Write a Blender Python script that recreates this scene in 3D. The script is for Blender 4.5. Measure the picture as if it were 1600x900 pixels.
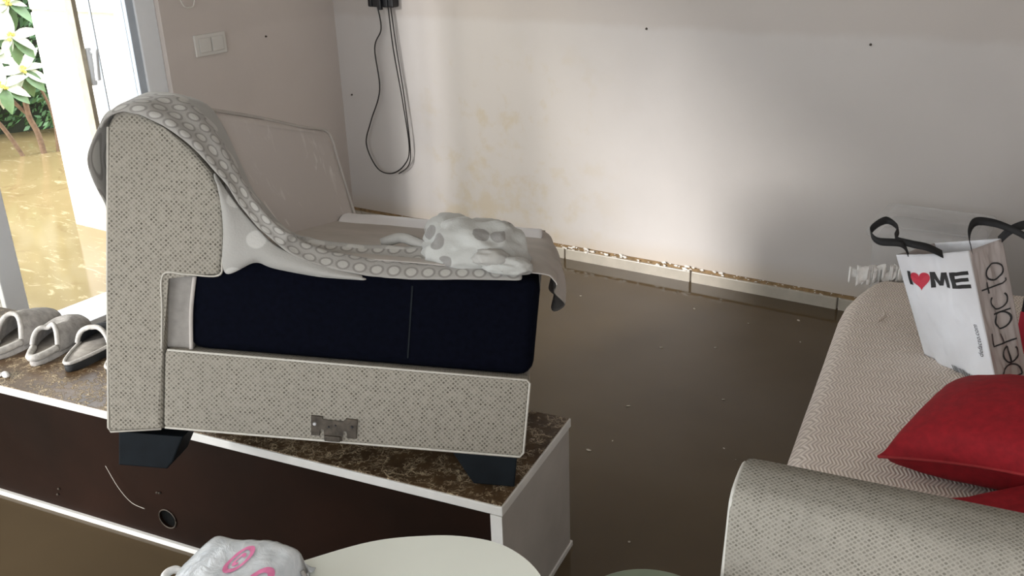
import bpy, bmesh, math, random
from mathutils import Vector, Matrix, noise

random.seed(7)
S = bpy.context.scene
for o in list(bpy.data.objects):
    bpy.data.objects.remove(o)
COL = S.collection

# ------------------------------------------------------------------ camera
cam_d = bpy.data.cameras.new('camera'); cam = bpy.data.objects.new('camera', cam_d); COL.objects.link(cam)
cam_d.sensor_width = 36.0; cam_d.lens = 1487.0 * 36 / 1600; cam_d.clip_start = 0.02
CX = Vector((0.83936, 0.54257, -0.03297)); CY = Vector((-0.17918, 0.33343, 0.92559)); CZ = Vector((0.51319, -0.77100, 0.37708))
CP = Vector((3.370, -3.4907, 1.5))
cam.matrix_world = Matrix(((CX.x, CY.x, CZ.x, CP.x), (CX.y, CY.y, CZ.y, CP.y), (CX.z, CY.z, CZ.z, CP.z), (0, 0, 0, 1)))
S.camera = cam
S.view_settings.view_transform = 'Standard'; S.view_settings.look = 'None'
S.view_settings.gamma = 1.0; S.view_settings.use_curve_mapping = False
S.view_settings.exposure = 0.0

# ------------------------------------------------------------------ sky, sun, window portals
W = bpy.data.worlds.new('sky'); S.world = W; W.use_nodes = True
bg = W.node_tree.nodes['Background']; bg.inputs[0].default_value = (0.90, 0.95, 1.0, 1); bg.inputs[1].default_value = 5.6
sun_d = bpy.data.lights.new('sun', 'SUN'); sun = bpy.data.objects.new('sun', sun_d); COL.objects.link(sun)
sun_d.energy = 4.3; sun_d.angle = math.radians(9); sun_d.color = (1, .97, .94)
sun.rotation_euler = Vector((-0.352, -0.936, 0.335)).to_track_quat('Z', 'Y').to_euler()
def portal(name, loc, rot, sx, sy):
    d = bpy.data.lights.new(name, 'AREA'); o = bpy.data.objects.new(name, d); COL.objects.link(o)
    d.shape = 'RECTANGLE'; d.size = sx; d.size_y = sy; d.cycles.is_portal = True
    o.location = loc; o.rotation_euler = rot
portal('door_portal', (-0.13, -3.94, 1.26), (0, math.radians(-90), 0), 2.52, 5.92)
portal('rear_portal', (2.2, -7.5, 1.35), (math.radians(90), 0, 0), 2.6, 1.9)
portal('side_portal', (4.05, -4.9, 1.55), (0, math.radians(90), 0), 1.5, 2.4)  # guides sky light through the added side opening

# ------------------------------------------------------------------ helpers
def link(o, parent=None):
    COL.objects.link(o)
    if parent: o.parent = parent
    return o
def tag(o, label=None, cat=None, group=None, kind=None):
    if label: o['label'] = label
    if cat: o['category'] = cat
    if group: o['group'] = group
    if kind: o['kind'] = kind
    return o
def empty(name, loc=(0, 0, 0), rz=0, mw=None):
    o = bpy.data.objects.new(name, None); o.empty_display_size = .1
    if mw is not None: o.matrix_world = mw
    else:
        o.location = loc; o.rotation_euler = (0, 0, rz)
    return link(o)
def from_bm(name, bm, m, parent=None, smooth=False):
    me = bpy.data.meshes.new(name)
    bmesh.ops.recalc_face_normals(bm, faces=bm.faces)
    bm.to_mesh(me); bm.free()
    if m: me.materials.append(m)
    if smooth:
        for p in me.polygons: p.use_smooth = True
    return link(bpy.data.objects.new(name, me), parent)
def mesh(name, vs, fs, m, parent=None, smooth=False, uv=None):
    me = bpy.data.meshes.new(name); me.from_pydata([tuple(v) for v in vs], [], fs); me.update()
    if uv:
        l = me.uv_layers.new(name='UVMap')
        for lp in me.loops: l.data[lp.index].uv = uv[lp.vertex_index]
    if m: me.materials.append(m)
    if smooth:
        for p in me.polygons: p.use_smooth = True
    return link(bpy.data.objects.new(name, me), parent)
def add_box(bm, x0, x1, y0, y1, z0, z1, bev=0, seg=2):
    r = bmesh.ops.create_cube(bm, size=1)
    for v in r['verts']:
        v.co = Vector((x0 + (v.co.x + .5) * (x1 - x0), y0 + (v.co.y + .5) * (y1 - y0), z0 + (v.co.z + .5) * (z1 - z0)))
    if bev:
        es = set(e for v in r['verts'] for e in v.link_edges)
        bmesh.ops.bevel(bm, geom=list(es), offset=bev, segments=seg, profile=.5, affect='EDGES')
def box(name, x0, x1, y0, y1, z0, z1, m, parent=None, bev=0, seg=2, smooth=False):
    bm = bmesh.new(); add_box(bm, x0, x1, y0, y1, z0, z1, bev, seg)
    return from_bm(name, bm, m, parent, smooth)
def prism(name, pts, y0, y1, m, parent=None, bev=0, seg=3, smooth=False, warp=None, plane='xz'):
    """outline in x,z pushed along y (or x,y pushed along z)"""
    bm = bmesh.new()
    mk = (lambda p, d: (p[0], d, p[1])) if plane == 'xz' else (lambda p, d: (p[0], p[1], d))
    v0 = [bm.verts.new(mk(p, y0)) for p in pts]; v1 = [bm.verts.new(mk(p, y1)) for p in pts]
    f0 = bm.faces.new(v0); f1 = bm.faces.new(v1[::-1]); n = len(pts)
    for i in range(n): bm.faces.new((v0[i], v1[i], v1[(i + 1) % n], v0[(i + 1) % n]))
    if bev:
        es = list(f0.edges) + list(f1.edges)
        bmesh.ops.bevel(bm, geom=es, offset=bev, segments=seg, profile=.5, affect='EDGES')
    if warp:
        for v in bm.verts: v.co = warp(v.co)
    return from_bm(name, bm, m, parent, smooth)
def catmull(pts, n):
    out = []; P = [Vector(p) for p in pts]
    for i in range(len(P) - 1):
        p0 = P[max(i - 1, 0)]; p1 = P[i]; p2 = P[i + 1]; p3 = P[min(i + 2, len(P) - 1)]
        for k in range(n):
            t = k / n
            out.append(.5 * ((2 * p1) + (p2 - p0) * t + (2 * p0 - 5 * p1 + 4 * p2 - p3) * t * t + (3 * p1 - p0 - 3 * p2 + p3) * t ** 3))
    out.append(P[-1]); return out
def tube_data(path, r, k=6, vs=None, fs=None):
    vs = [] if vs is None else vs; fs = [] if fs is None else fs
    rr = r if isinstance(r, (list, tuple)) else [r] * len(path)
    b0 = len(vs); ref = None
    for i, p in enumerate(path):
        t = (path[min(i + 1, len(path) - 1)] - path[max(i - 1, 0)]).normalized()
        if ref is None: ref = t.orthogonal().normalized()
        ref = (ref - t * ref.dot(t)).normalized(); b = t.cross(ref)
        for j in range(k):
            a = 2 * math.pi * j / k; vs.append(p + (ref * math.cos(a) + b * math.sin(a)) * rr[i])
    for i in range(len(path) - 1):
        for j in range(k):
            fs.append((b0 + i * k + j, b0 + i * k + (j + 1) % k, b0 + (i + 1) * k + (j + 1) % k, b0 + (i + 1) * k + j))
    fs.append(tuple(b0 + j for j in range(k))[::-1]); fs.append(tuple(b0 + (len(path) - 1) * k + j for j in range(k)))
    return vs, fs
def tube(name, pts, r, m, parent=None, n=8, k=6):
    path = catmull(pts, n) if n > 1 else [Vector(p) for p in pts]
    vs, fs = tube_data(path, r, k)
    return mesh(name, vs, fs, m, parent, True)
def ribbon(name, pts, width, across, m, parent=None, n=8, thick=.002):
    path = catmull(pts, n); ac = catmull(across, n) if isinstance(across, list) else [Vector(across)] * len(path)
    vs = []; fs = []
    for i, p in enumerate(path):
        a = ac[i].normalized() * width / 2; vs += [p - a, p + a]
        if i: fs.append((2 * i - 2, 2 * i - 1, 2 * i + 1, 2 * i))
    o = mesh(name, vs, fs, m, parent, True)
    s = o.modifiers.new('thickness', 'SOLIDIFY'); s.thickness = thick; s.offset = 0
    return o
def grid(name, rows, m, parent=None, thick=0, uv=None, smooth=True, sub=0, offset=0):
    nr = len(rows); nc = len(rows[0]); vs = [v for r in rows for v in r]; fs = []
    for i in range(nr - 1):
        for j in range(nc - 1):
            fs.append((i * nc + j, i * nc + j + 1, (i + 1) * nc + j + 1, (i + 1) * nc + j))
    o = mesh(name, vs, fs, m, parent, smooth, uv)
    if thick:
        s = o.modifiers.new('thickness', 'SOLIDIFY'); s.thickness = thick; s.offset = offset
    if sub:
        s = o.modifiers.new('sub', 'SUBSURF'); s.levels = sub; s.render_levels = sub
    return o
def fbm(p, sc=1.0, o=4):
    return noise.fractal(Vector(p) * sc, .9, 2.0, o)

# ------------------------------------------------------------------ materials
class N:
    def __init__(s, name):
        s.m = bpy.data.materials.new(name); s.m.use_nodes = True; s.t = s.m.node_tree; s.b = s.t.nodes['Principled BSDF']
        s.out = s.t.nodes['Material Output']
    def n(s, ty, ins=None, **kw):
        x = s.t.nodes.new(ty)
        for k, v in kw.items(): setattr(x, k, v)
        for k, v in (ins or {}).items(): s.set(x.inputs[k], v)
        return x
    def set(s, inp, v):
        if hasattr(v, 'is_output'): s.t.links.new(v, inp)
        elif hasattr(v, 'outputs'): s.t.links.new(v.outputs[0], inp)
        else: inp.default_value = v
    def math(s, op, a, b=0.0, c=None):
        x = s.n('ShaderNodeMath', operation=op); s.set(x.inputs[0], a); s.set(x.inputs[1], b)
        if c is not None: s.set(x.inputs[2], c)
        return x.outputs[0]
    def xyz(s, kind='Object'):
        t = s.n('ShaderNodeTexCoord'); x = s.n('ShaderNodeSeparateXYZ'); s.t.links.new(t.outputs[kind], x.inputs[0])
        s.tc = t.outputs[kind]; return x.outputs[0], x.outputs[1], x.outputs[2]
    def noise(s, scale, detail=4, rough=.55, vec=None, dist=0):
        x = s.n('ShaderNodeTexNoise'); x.inputs['Scale'].default_value = scale; x.inputs['Detail'].default_value = detail
        x.inputs['Roughness'].default_value = rough; x.inputs['Distortion'].default_value = dist
        if vec is None:
            vec = s.n('ShaderNodeTexCoord').outputs['Object']
        s.t.links.new(vec, x.inputs['Vector']); return x.outputs['Fac']
    def ramp(s, f, stops, interp='LINEAR'):
        x = s.n('ShaderNodeValToRGB'); x.color_ramp.interpolation = interp; e = x.color_ramp.elements
        for i, (p, c) in enumerate(stops):
            q = e[i] if i < 2 else e.new(p)
            q.position = p; q.color = (*c, 1) if len(c) == 3 else c
        s.set(x.inputs[0], f); return x.outputs[0]
    def step(s, v, a, b):
        x = s.n('ShaderNodeMapRange'); x.interpolation_type = 'SMOOTHSTEP'
        s.set(x.inputs['Value'], v); x.inputs['From Min'].default_value = a; x.inputs['From Max'].default_value = b
        return x.outputs['Result']
    def mix(s, f, a, b):
        x = s.n('ShaderNodeMix', data_type='RGBA'); s.set(x.inputs[0], f)
        for i, v in ((6, a), (7, b)):
            s.set(x.inputs[i], (*v, 1) if isinstance(v, tuple) and len(v) == 3 else v)
        return x.outputs[2]
    def bump(s, h, strength=.3, dist=.01):
        x = s.n('ShaderNodeBump'); x.inputs['Strength'].default_value = strength; x.inputs['Distance'].default_value = dist
        s.set(x.inputs['Height'], h); s.t.links.new(x.outputs[0], s.b.inputs['Normal'])
    def col(s, c): s.set(s.b.inputs['Base Color'], (*c, 1) if isinstance(c, tuple) else c); return s
    def rough(s, r): s.set(s.b.inputs['Roughness'], r); return s
    def spec(s, v): s.b.inputs['Specular IOR Level'].default_value = v; return s
def plain(name, c, rough=.5, var=.12, scale=30, bump=.1, metal=0, spec=.5, coat=0):
    k = N(name); f = k.noise(scale)
    lo = tuple(x * (1 - var) for x in c); hi = tuple(min(x * (1 + var), 1) for x in c)
    k.col(k.ramp(f, [(.3, lo), (.7, hi)])); k.rough(rough).spec(spec); k.b.inputs['Metallic'].default_value = metal
    k.b.inputs['Coat Weight'].default_value = coat
    if bump: k.bump(f, bump, .004)
    return k.m

def mat_wall(name, low, high, stains):
    k = N(name); x, y, z = k.xyz(); tc = k.tc
    n1 = k.noise(2.0, 5, .6, tc); n2 = k.noise(9, 4, .6, tc)
    zz = k.math('ADD', z, k.math('MULTIPLY', k.math('SUBTRACT', n1, .5), .10))
    base = k.mix(k.step(zz, 1.005, 1.045), low, high)
    base = k.mix(k.math('MULTIPLY', k.step(n1, .40, .7), .16), base, tuple(c * .72 for c in low))
    if stains:
        # old damp stains: yellow blotches low on the wall
        mk = k.math('MULTIPLY', k.math('MULTIPLY', k.step(x, .45, .75), k.math('SUBTRACT', 1.0, k.step(x, 1.15, 1.75))), k.math('SUBTRACT', 1.0, k.step(z, .75, 1.0)))
        st = k.math('MULTIPLY', k.step(k.math('ADD', n2, k.math('MULTIPLY', n1, .6)), .78, 1.0), mk)
        base = k.mix(k.math('MULTIPLY', st, .38), base, (.48, .38, .21))
        low_st = k.math('MULTIPLY', k.math('SUBTRACT', 1.0, k.step(zz, .06, .16)), .35)
        base = k.mix(low_st, base, (.46, .36, .24))
    k.col(base); k.rough(.75).spec(.25); k.bump(k.noise(55, 3, .6, tc), .12, .004)
    return k.m
M = {}
M['wall'] = mat_wall('painted_plaster', (.555, .522, .50), (.51, .468, .438), True)
M['wall_left'] = mat_wall('painted_plaster_window_side', (.64, .58, .54), (.62, .56, .52), False)
M['ceiling'] = plain('ceiling_paint', (.72, .70, .67), .8, .04, 3, .05)
M['floor'] = plain('silty_floor', (.16, .12, .08), .7, .3, 4)
M['tile'] = plain('skirting_tile', (.42, .38, .32), .35, .1, 14, .05)
M['grout'] = plain('skirting_grout', (.24, .155, .075), .9, .35, 40, .3)
M['chip'] = plain('flaked_paint', (.72, .69, .64), .7, .1, 40)
M['pvc'] = plain('white_pvc', (.80, .82, .84), .3, .03, 8, 0)
M['pvc_grey'] = plain('grey_blue_pvc', (.45, .50, .56), .35, .05, 8, 0)
M['gasket'] = plain('beige_gasket', (.40, .35, .26), .6)
M['plastic_white'] = plain('white_switch_plastic', (.66, .64, .60), .35, .03, 8, 0)
M['black_plastic'] = plain('black_plastic', (.012, .012, .014), .4, .2, 20, .05)
M['cable'] = plain('black_cable', (.012, .009, .008), .5, .1, 20, 0)
M['cable_white'] = plain('white_wire', (.75, .72, .66), .4, .03, 20, 0)
M['leg'] = plain('black_leg_plastic', (.0045, .007, .0095), .6, .25, 25, .1, 0, .15)
M['metal_dark'] = plain('rusted_metal', (.075, .062, .048), .6, .5, 60, .3, .5)
M['screw'] = plain('bright_screw', (.55, .55, .56), .35, .1, 50, 0, .8)
M['white_lam'] = plain('white_laminate', (.66, .65, .62), .4, .06, 12, .02)
M['grey_lam'] = plain('grey_laminate', (.40, .375, .345), .45, .08, 10, .02)
M['table_top'] = plain('pale_green_lacquer', (.79, .81, .735), .3, .03, 4, 0, 0, .4)
M['green'] = plain('sage_green_plastic', (.19, .235, .165), .5, .08, 10, .03)
M['wood_leg'] = plain('beech_wood', (.45, .30, .17), .5, .15, 20)
M['red'] = plain('red_cushion_cloth', (.23, .0065, .012), .8, .16, 60, .25, 0, .25)
M['red_pipe'] = plain('red_piping', (.28, .012, .016), .8, .1, 60)
M['strap'] = plain('black_webbing', (.010, .010, .011), .75, .2, 90, .2)
M['print'] = plain('black_print', (.018, .018, .02), .6, .05, 20, 0)
M['heart'] = plain('red_print', (.62, .035, .07), .6, .05, 20, 0)
M['pink'] = plain('pink_print', (.80, .22, .42), .5, .12, 40, 0)
M['lace'] = plain('white_lace', (.85, .84, .82), .9, .08, 80, .4)
M['sole'] = plain('black_rubber', (.015, .016, .017), .7, .2, 50, .2)
M['insole'] = plain('grey_insole', (.34, .315, .285), .9, .2, 60, .3)
M['dark_upper'] = plain('charcoal_knit', (.022, .024, .028), .85, .3, 70, .4)
M['bark'] = plain('twig_bark', (.16, .10, .06), .85, .3, 40, .5)
M['leaf_pale'] = plain('pale_leaf', (.62, .66, .52), .45, .14, 14, .1)
M['leaf_green'] = plain('green_leaf', (.12, .20, .09), .45, .35, 10, .1)
M['hedge'] = plain('hedge_leaf', (.055, .12, .045), .5, .5, 3, .0)
M['flower'] = plain('yellow_flower_centre', (.62, .50, .10), .6, .2, 40)
M['soil'] = plain('dark_soil', (.03, .035, .02), .9, .3, 10)
M['speck'] = plain('foam_speck', (.42, .37, .30), .8, .1, 40, 0)

def fabric_dots(name, light, dark, pitch, stain=.25):
    k = N(name); x, y, z = k.xyz(); tc = k.tc
    yy = k.math('ADD', y, z); q = math.pi / pitch
    a = k.math('SINE', k.math('MULTIPLY', k.math('ADD', x, yy), q)); b = k.math('SINE', k.math('MULTIPLY', k.math('SUBTRACT', x, yy), q))
    p = k.math('MULTIPLY', a, b); dots = k.math('ADD', k.step(p, .25, .8), k.math('MULTIPLY', k.step(k.math('MULTIPLY', p, -1.0), .25, .8), .8))
    n1 = k.noise(4, 5, .6, tc); n2 = k.noise(160, 2, .5, tc)
    c = k.mix(k.math('MULTIPLY', dots, k.math('ADD', .25, k.math('MULTIPLY', k.step(k.noise(70, 2, .5, tc), .3, .7), .75))), light, dark)
    c = k.mix(k.math('MULTIPLY', k.step(n1, .40, .75), stain), c, tuple(v * .55 for v in light))
    c = k.mix(k.math('MULTIPLY', n2, .25), c, dark)
    k.col(c); k.rough(.95).spec(.1); k.bump(k.math('SUBTRACT', 1.0, dots), .35, .003)
    return k.m
M['lit_edge'] = plain('lit_edge_white', (.80, .79, .80), .95, .03, 20, .15, 0, .1)  # door light on the far seat edge, put into the colour
M['dots'] = fabric_dots('woven_dot_fabric', (.365, .338, .285), (.09, .08, .064), .0098)
M['dots_arm'] = fabric_dots('woven_dot_fabric_arm', (.345, .328, .285), (.135, .125, .105), .0105, .45)
M['cover'] = plain('taupe_stretch_cover', (.47, .435, .40), .95, .08, 9, .2, 0, .1)
M['cover_pale'] = plain('pale_cover', (.58, .57, .53), .95, .08, 9, .2, 0, .1)
M['navy'] = plain('navy_lining', (.0018, .0024, .0060), .9, .3, 90, .1, 0, .05)
M['lining'] = plain('grey_lining', (.32, .30, .275), .95, .1, 60, .2, 0, .1)
M['piping'] = plain('cream_piping', (.50, .475, .42), .9, .1, 70, .2, 0, .1)

def mat_backrest():
    k = N('backrest_stretch_cover'); k.xyz(); tc = k.tc
    mp = k.n('ShaderNodeMapping'); k.t.links.new(tc, mp.inputs[0]); mp.inputs['Scale'].default_value = (9, 9, 3)
    n1 = k.noise(3.2, 6, .62, mp.outputs[0], .8); n2 = k.noise(4, 3, .5, tc)
    f = k.math('MULTIPLY', k.step(n1, .53, .66), k.step(n2, .42, .6))
    c = k.mix(k.math('MULTIPLY', f, .8), (.56, .515, .485), (.74, .71, .68))
    k.col(c); k.rough(.95).spec(.1); k.bump(k.noise(120, 2, .5, tc), .15, .003)
    return k.m
M['backrest'] = mat_backrest()

def mat_zigzag():
    k = N('herringbone_cover'); x, y, z = k.xyz(); tc = k.tc
    tri = k.math('PINGPONG', k.math('MULTIPLY', y, 46.0), 1.0)
    wob = k.math('MULTIPLY', k.noise(20, 2, .5, tc), .5)
    f = k.math('ADD', k.math('ADD', k.math('MULTIPLY', k.math('SUBTRACT', x, k.math('MULTIPLY', z, .8)), 125.0), k.math('MULTIPLY', tri, 1.15)), wob)
    s = k.math('SINE', k.math('MULTIPLY', f, 6.2832)); st = k.step(s, -.3, .7)
    c = k.mix(st, (.74, .665, .60), (.52, .455, .405))
    c = k.mix(k.math('MULTIPLY', k.step(k.noise(3, 4, .6, tc), .45, .75), .2), c, (.35, .29, .24))
    k.col(c); k.rough(.95).spec(.1); k.bump(s, .3, .003)
    return k.m
M['zigzag'] = mat_zigzag()

def mat_marble():
    k = N('brown_crackled_laminate'); k.xyz(); tc = k.tc
    def veins(scale, wdt, dist):
        nz = k.n('ShaderNodeTexNoise'); nz.inputs['Scale'].default_value = scale * .7; k.t.links.new(tc, nz.inputs['Vector'])
        mx = k.n('ShaderNodeVectorMath', operation='MULTIPLY_ADD'); k.t.links.new(nz.outputs['Color'], mx.inputs[0])
        mx.inputs[1].default_value = (dist, dist, dist); k.t.links.new(tc, mx.inputs[2])
        v = k.n('ShaderNodeTexVoronoi', feature='DISTANCE_TO_EDGE'); v.inputs['Scale'].default_value = scale
        k.t.links.new(mx.outputs[0], v.inputs['Vector'])
        return k.math('SUBTRACT', 1.0, k.step(v.outputs['Distance'], 0.0, wdt))
    v1 = veins(34, .08, .10); v2 = veins(70, .10, .06)
    brk = k.step(k.noise(34, 3, .6, tc), .42, .55)
    v = k.math('MULTIPLY', k.math('MAXIMUM', v1, k.math('MULTIPLY', v2, .6)), brk)
    base = k.ramp(k.noise(7, 5, .6, tc), [(.3, (.045, .026, .013)), (.7, (.13, .078, .038))])
    k.col(k.mix(k.math('MULTIPLY', v, .75), base, (.62, .50, .33))); k.rough(.36).spec(.4)  # printed crackle, made denser and paler to imitate glare glints as well
    k.bump(k.math('ADD', v, k.math('MULTIPLY', k.noise(16, 4, .6, tc), 1.2)), .35, .006)
    return k.m
M['marble'] = mat_marble()

def mat_panel():
    k = N('dark_brown_hardboard'); k.xyz(); tc = k.tc
    c = k.ramp(k.noise(2.2, 5, .6, tc), [(.3, (.006, .0030, .0016)), (.75, (.016, .0065, .0036))])
    k.col(c); k.rough(k.math('ADD', .38, k.math('MULTIPLY', k.noise(6, 4, .6, tc), .25))).spec(.10)
    return k.m
M['hardboard'] = mat_panel()

def mat_water(name, c0, c1, streak):
    k = N(name); x, y, z = k.xyz(); tc = k.tc
    n1 = k.noise(1.3, 4, .5, tc)
    c = k.ramp(n1, [(.3, c0), (.7, c1)])
    if streak:
        mp = k.n('ShaderNodeMapping'); k.t.links.new(tc, mp.inputs[0]); mp.inputs['Scale'].default_value = (2.2, 7, 1); mp.inputs['Rotation'].default_value = (0, 0, .5)
        s = k.noise(2.4, 6, .68, mp.outputs[0], 1.6)
        c = k.mix(k.math('MULTIPLY', k.step(s, .56, .68), .55), c, (.50, .42, .27))
        c = k.mix(k.math('MULTIPLY', k.step(k.noise(5, 5, .6, tc, 1.0), .58, .72), .45), c, (.16, .10, .045))
    k.col(c); k.rough(.07 if not streak else .12).spec(.5); k.b.inputs['IOR'].default_value = 1.33
    k.bump(k.noise(5, 3, .5, tc), .05, .01)
    return k.m
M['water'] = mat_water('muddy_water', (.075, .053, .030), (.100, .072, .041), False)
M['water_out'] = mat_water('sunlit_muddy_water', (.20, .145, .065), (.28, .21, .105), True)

def mat_glass(name, tint):
    k = N(name); t = k.n('ShaderNodeBsdfTransparent'); g = k.n('ShaderNodeBsdfGlossy'); g.inputs['Roughness'].default_value = .02
    t.inputs[0].default_value = (*tint, 1)
    mx = k.n('ShaderNodeMixShader'); mx.inputs[0].default_value = .035
    k.t.links.new(t.outputs[0], mx.inputs[1]); k.t.links.new(g.outputs[0], mx.inputs[2])
    k.t.links.new(mx.outputs[0], k.out.inputs[0]); return k.m
M['glass'] = mat_glass('sun_dimming_glass', (.62, .605, .56)); M['glass_clear'] = mat_glass('window_glass', (.95, .96, .96))  # first tint darkens unseen panes to weaken the sun on the back wall
def mat_clear():
    k = N('cloudy_clear_plastic'); t = k.n('ShaderNodeBsdfTransparent'); t.inputs[0].default_value = (.985, .985, .985, 1)
    k.col((.85, .85, .86)); k.rough(.25)
    mx = k.n('ShaderNodeMixShader'); f = k.noise(14, 3)
    k.set(mx.inputs[0], k.math('ADD', .08, k.math('MULTIPLY', f, .20)))
    k.t.links.new(t.outputs[0], mx.inputs[1]); k.t.links.new(k.b.outputs[0], mx.inputs[2]); k.t.links.new(mx.outputs[0], k.out.inputs[0])
    return k.m
M['clear'] = mat_clear()

def mat_concrete():
    k = N('whitewashed_concrete'); x, y, z = k.xyz(); tc = k.tc
    n = k.noise(6, 6, .65, tc); pit = k.step(k.noise(38, 2, .5, tc), .68, .74)
    c = k.ramp(n, [(.3, (.60, .585, .55)), (.7, (.78, .77, .74))])
    c = k.mix(k.math('MULTIPLY', pit, .5), c, (.3, .27, .22))
    c = k.mix(k.math('MULTIPLY', k.math('SUBTRACT', 1.0, k.step(k.math('ADD', z, k.math('MULTIPLY', n, .3)), .15, .40)), .55), c, (.55, .43, .25))
    k.col(c); k.rough(.9).spec(.2); k.bump(k.math('SUBTRACT', n, pit), .3, .01); return k.m
M['concrete'] = mat_concrete()

def mat_blanket():
    k = N('ring_border_fleece'); t = k.n('ShaderNodeTexCoord'); sp = k.n('ShaderNodeSeparateXYZ'); k.t.links.new(t.outputs['UV'], sp.inputs[0])
    u, v = sp.outputs[0], sp.outputs[1]
    # rings on a staggered lattice inside the border; scattered dots elsewhere (uv in metres)
    def cell(u, v, px, py, ox):
        row = k.math('FLOOR', k.math('DIVIDE', v, py)); sh = k.math('MULTIPLY', k.math('MODULO', row, 2.0), ox)
        fu = k.math('SUBTRACT', k.math('FRACT', k.math('ADD', k.math('DIVIDE', u, px), sh)), .5); fv = k.math('SUBTRACT', k.math('FRACT', k.math('DIVIDE', v, py)), .5)
        return k.math('SQRT', k.math('ADD', k.math('POWER', fu, 2.0), k.math('POWER', fv, 2.0)))
    d = cell(u, v, .034, .031, .5)
    disc = k.math('SUBTRACT', 1.0, k.step(d, .26, .33)); ring = k.math('MULTIPLY', k.step(d, .40, .45), .5)
    inb = k.math('SUBTRACT', 1.0, k.step(v, .108, .112))
    d2 = cell(u, v, .085, .075, .5); dot = k.math('SUBTRACT', 1.0, k.step(d2, .20, .25))
    nz = k.noise(60, 3)
    border = k.mix(k.math('MAXIMUM', disc, ring), (.23, .217, .20), (.45, .435, .40))
    inner = k.mix(dot, (.36, .35, .325), (.50, .49, .46))
    c = k.mix(inb, inner, border); c = k.mix(k.math('MULTIPLY', nz, .2), c, (.3, .28, .26))
    k.col(c); k.rough(1.0).spec(.05); k.b.inputs['Sheen Weight'].default_value = .25; k.bump(k.noise(220, 2), .3, .003); return k.m
M['blanket'] = mat_blanket()
def mat_polka():
    k = N('polka_dot_fleece'); tc = k.n('ShaderNodeTexCoord').outputs['Object']
    v = k.n('ShaderNodeTexVoronoi'); v.inputs['Scale'].default_value = 19; v.inputs['Randomness'].default_value = .75; k.t.links.new(tc, v.inputs['Vector'])
    dot = k.math('SUBTRACT', 1.0, k.step(v.outputs['Distance'], .32, .36))
    c = k.mix(dot, (.45, .45, .425), (.26, .25, .235)); k.col(c); k.rough(1.0).spec(.05)
    k.b.inputs['Sheen Weight'].default_value = .25; k.bump(k.noise(220, 2, .5, tc), .3, .003); return k.m
M['polka'] = mat_polka()
M['fleece'] = plain('plain_grey_fleece', (.40, .39, .365), 1.0, .12, 30, .4, 0, .05)
M['fur'] = plain('grey_plush', (.42, .40, .38), 1.0, .25, 45, .9, 0, .05)
M['fur_rim'] = plain('pale_plush_rim', (.55, .53, .50), 1.0, .2, 60, .9, 0, .05)
M['bag'] = plain('white_bag_plastic', (.80, .82, .86), .45, .05, 7, .25)
M['gusset'] = plain('pinkish_grey_bag_plastic', (.47, .42, .405), .5, .06, 7, .2)
def mat_wrap():
    k = N('glossy_white_film'); tc = k.n('ShaderNodeTexCoord').outputs['Object']
    n = k.noise(28, 4, .6, tc, 1.0); k.col(k.ramp(n, [(.3, (.56, .60, .63)), (.7, (.72, .74, .76))])); k.rough(.16)
    k.bump(n, .35, .006); return k.m
M['film'] = mat_wrap()

# ------------------------------------------------------------------ room shell
X0, YB, XR, ZC, ZF = 0.08, -7.4, 3.95, 2.75, -0.06     # inner faces: window wall, rear wall, right wall, ceiling, floor
tag(box('floor', -.12, XR + .2, YB - .2, .2, ZF - .15, ZF, M['floor']), 'silt covered floor under the flood water', kind='structure')
tag(box('ceiling', -.12, XR + .2, YB - .2, .2, ZC, ZC + .15, M['ceiling']), 'plain pale ceiling', kind='structure')
wb = box('wall_back', -.12, XR + .2, 0, .2, ZF - .1, ZC, M['wall'])
tag(wb, 'cream plaster wall with damp stains and a faint tide line', kind='structure')
bm = bmesh.new()
add_box(bm, XR, XR + .2, -3.7, 0, ZF - .1, ZC); add_box(bm, XR, XR + .2, YB, -6.1, ZF - .1, ZC)
add_box(bm, XR, XR + .2, -6.1, -3.7, 2.3, ZC); add_box(bm, XR, XR + .2, -6.1, -3.7, ZF - .1, .8)  # unseen opening, added to brighten the left wall and backrest
tag(from_bm('wall_right', bm, M['wall_left']), 'plaster wall behind the long sofa with an added window opening out of view', kind='structure')
bm = bmesh.new()
add_box(bm, -.12, X0, -.985, 0, ZF - .1, ZC)
add_box(bm, -.12, X0, -6.90, -.985, 2.52, ZC)
add_box(bm, -.12, X0, -6.90, -.985, ZF - .1, .0)
add_box(bm, -.12, X0, YB, -6.90, ZF - .1, ZC)
tag(from_bm('wall_left', bm, M['wall_left']), 'shaded taupe wall holding the glazed door and the light switch', kind='structure')
bm = bmesh.new()
add_box(bm, -.12, .9, YB - .2, YB, ZF - .1, ZC); add_box(bm, 3.5, XR + .2, YB - .2, YB, ZF - .1, ZC)
add_box(bm, .9, 3.5, YB - .2, YB, 2.3, ZC); add_box(bm, .9, 3.5, YB - .2, YB, ZF - .1, .40)
tag(from_bm('wall_front', bm, M['wall_left']), 'wall with a wide window behind the viewer', kind='structure')

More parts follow.
